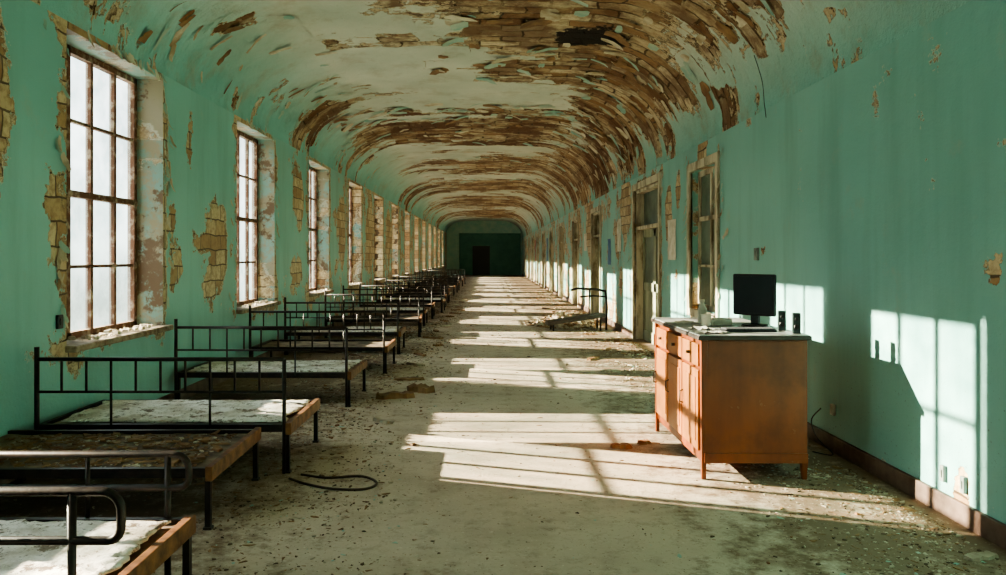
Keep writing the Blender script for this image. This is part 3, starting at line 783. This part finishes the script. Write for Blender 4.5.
flake_obj('curling_wall_paint', items, (D_FL, D_GR), 'curling paint flakes around the window reveals')
items = []
for _ in range(120):
    c = random.choice(((9.9, .75, 2.4), (13.4, 1.25, 2.4), (15.6, .5, 2.4), (19.6, 1.0, 2.4)))
    y = c[0] + random.choice((-1, 1)) * c[1] + random.gauss(0, .08); z = random.uniform(1.0, 3.0); a = random.uniform(-2.2, -.9)
    tg = Vector((0, math.cos(a), math.sin(a))); ac = Vector((0, -math.sin(a), math.cos(a)))
    items.append((Vector((XR - .012, y, z)), tg, ac, Vector((-1, 0, 0)), random.uniform(.05, .16), random.uniform(.025, .08), random.uniform(.4, 1.4)))
flake_obj('curling_casing_paint', items, (D_FL, D_GR), 'curling paint flakes beside the door casings')

# ------------------------------------------------------------ light
def sun(name, d, e, col, ang):
    l = bpy.data.lights.new(name, 'SUN'); l.energy = e; l.color = col; l.angle = math.radians(ang)
    o = bpy.data.objects.new(name, l); o.rotation_euler = Vector(d).to_track_quat('-Z', 'Y').to_euler(); o.location = (-12, 10, 8); COL.objects.link(o)
sun('low_sun', (1, -.03, -.315), 48.0, (1, .85, .62), .5)
sun('added_low_sun', (1, -.335, -.335), 54.0, (1, .85, .62), .45)  # added lamp for the nearer sunlit patches, beside the one real sun
w = bpy.data.worlds.new('World'); scene.world = w; w.use_nodes = True
nt = w.node_tree; nt.nodes.clear()
bg = nt.nodes.new('ShaderNodeBackground'); ow = nt.nodes.new('ShaderNodeOutputWorld')
tc = nt.nodes.new('ShaderNodeTexCoord'); sx = nt.nodes.new('ShaderNodeSeparateXYZ'); rp = nt.nodes.new('ShaderNodeValToRGB')
nt.links.new(tc.outputs['Generated'], sx.inputs[0])
mrn = nt.nodes.new('ShaderNodeMapRange'); mrn.inputs[1].default_value = -1; mrn.inputs[2].default_value = 1
nt.links.new(sx.outputs[2], mrn.inputs[0]); nt.links.new(mrn.outputs[0], rp.inputs[0])
cr = rp.color_ramp
cr.elements[0].position = 0.0; cr.elements[0].color = (.50, .50, .42, 1)
cr.elements[1].position = 1.0; cr.elements[1].color = (.85, .95, 1, 1)
for pos, c in ((.40, (.50, .50, .42, 1)), (.47, (.14, .175, .155, 1)), (.515, (.21, .25, .24, 1)), (.57, (.28, .32, .32, 1)), (.63, (.36, .40, .405, 1)), (.70, (.85, .95, .98, 1))):
    e = cr.elements.new(pos); e.color = c
nz = nt.nodes.new('ShaderNodeTexNoise'); nz.inputs['Scale'].default_value = 7; nz.inputs['Detail'].default_value = 5
nt.links.new(tc.outputs['Generated'], nz.inputs[0])
m2 = nt.nodes.new('ShaderNodeMapRange'); m2.inputs[1].default_value = .4; m2.inputs[2].default_value = .6; m2.inputs[3].default_value = .6; m2.inputs[4].default_value = 1.2
nt.links.new(nz.outputs[0], m2.inputs[0])
mu = nt.nodes.new('ShaderNodeMath'); mu.operation = 'MULTIPLY'; mu.inputs[1].default_value = 9.8
nt.links.new(m2.outputs[0], mu.inputs[0]); nt.links.new(mu.outputs[0], bg.inputs[1])
nt.links.new(rp.outputs[0], bg.inputs[0]); nt.links.new(bg.outputs[0], ow.inputs[0])

# ------------------------------------------------------------ camera
cd = bpy.data.cameras.new('Camera'); cam = bpy.data.objects.new('Camera', cd); COL.objects.link(cam)
cam.location = (0, 0, H); cam.rotation_euler = (math.radians(90), 0, 0)
cd.sensor_width = 36; cd.lens = 750 / 1006 * 36; cd.shift_x = 15 / 1006; cd.shift_y = -31.5 / 1006; cd.clip_end = 200
scene.camera = cam
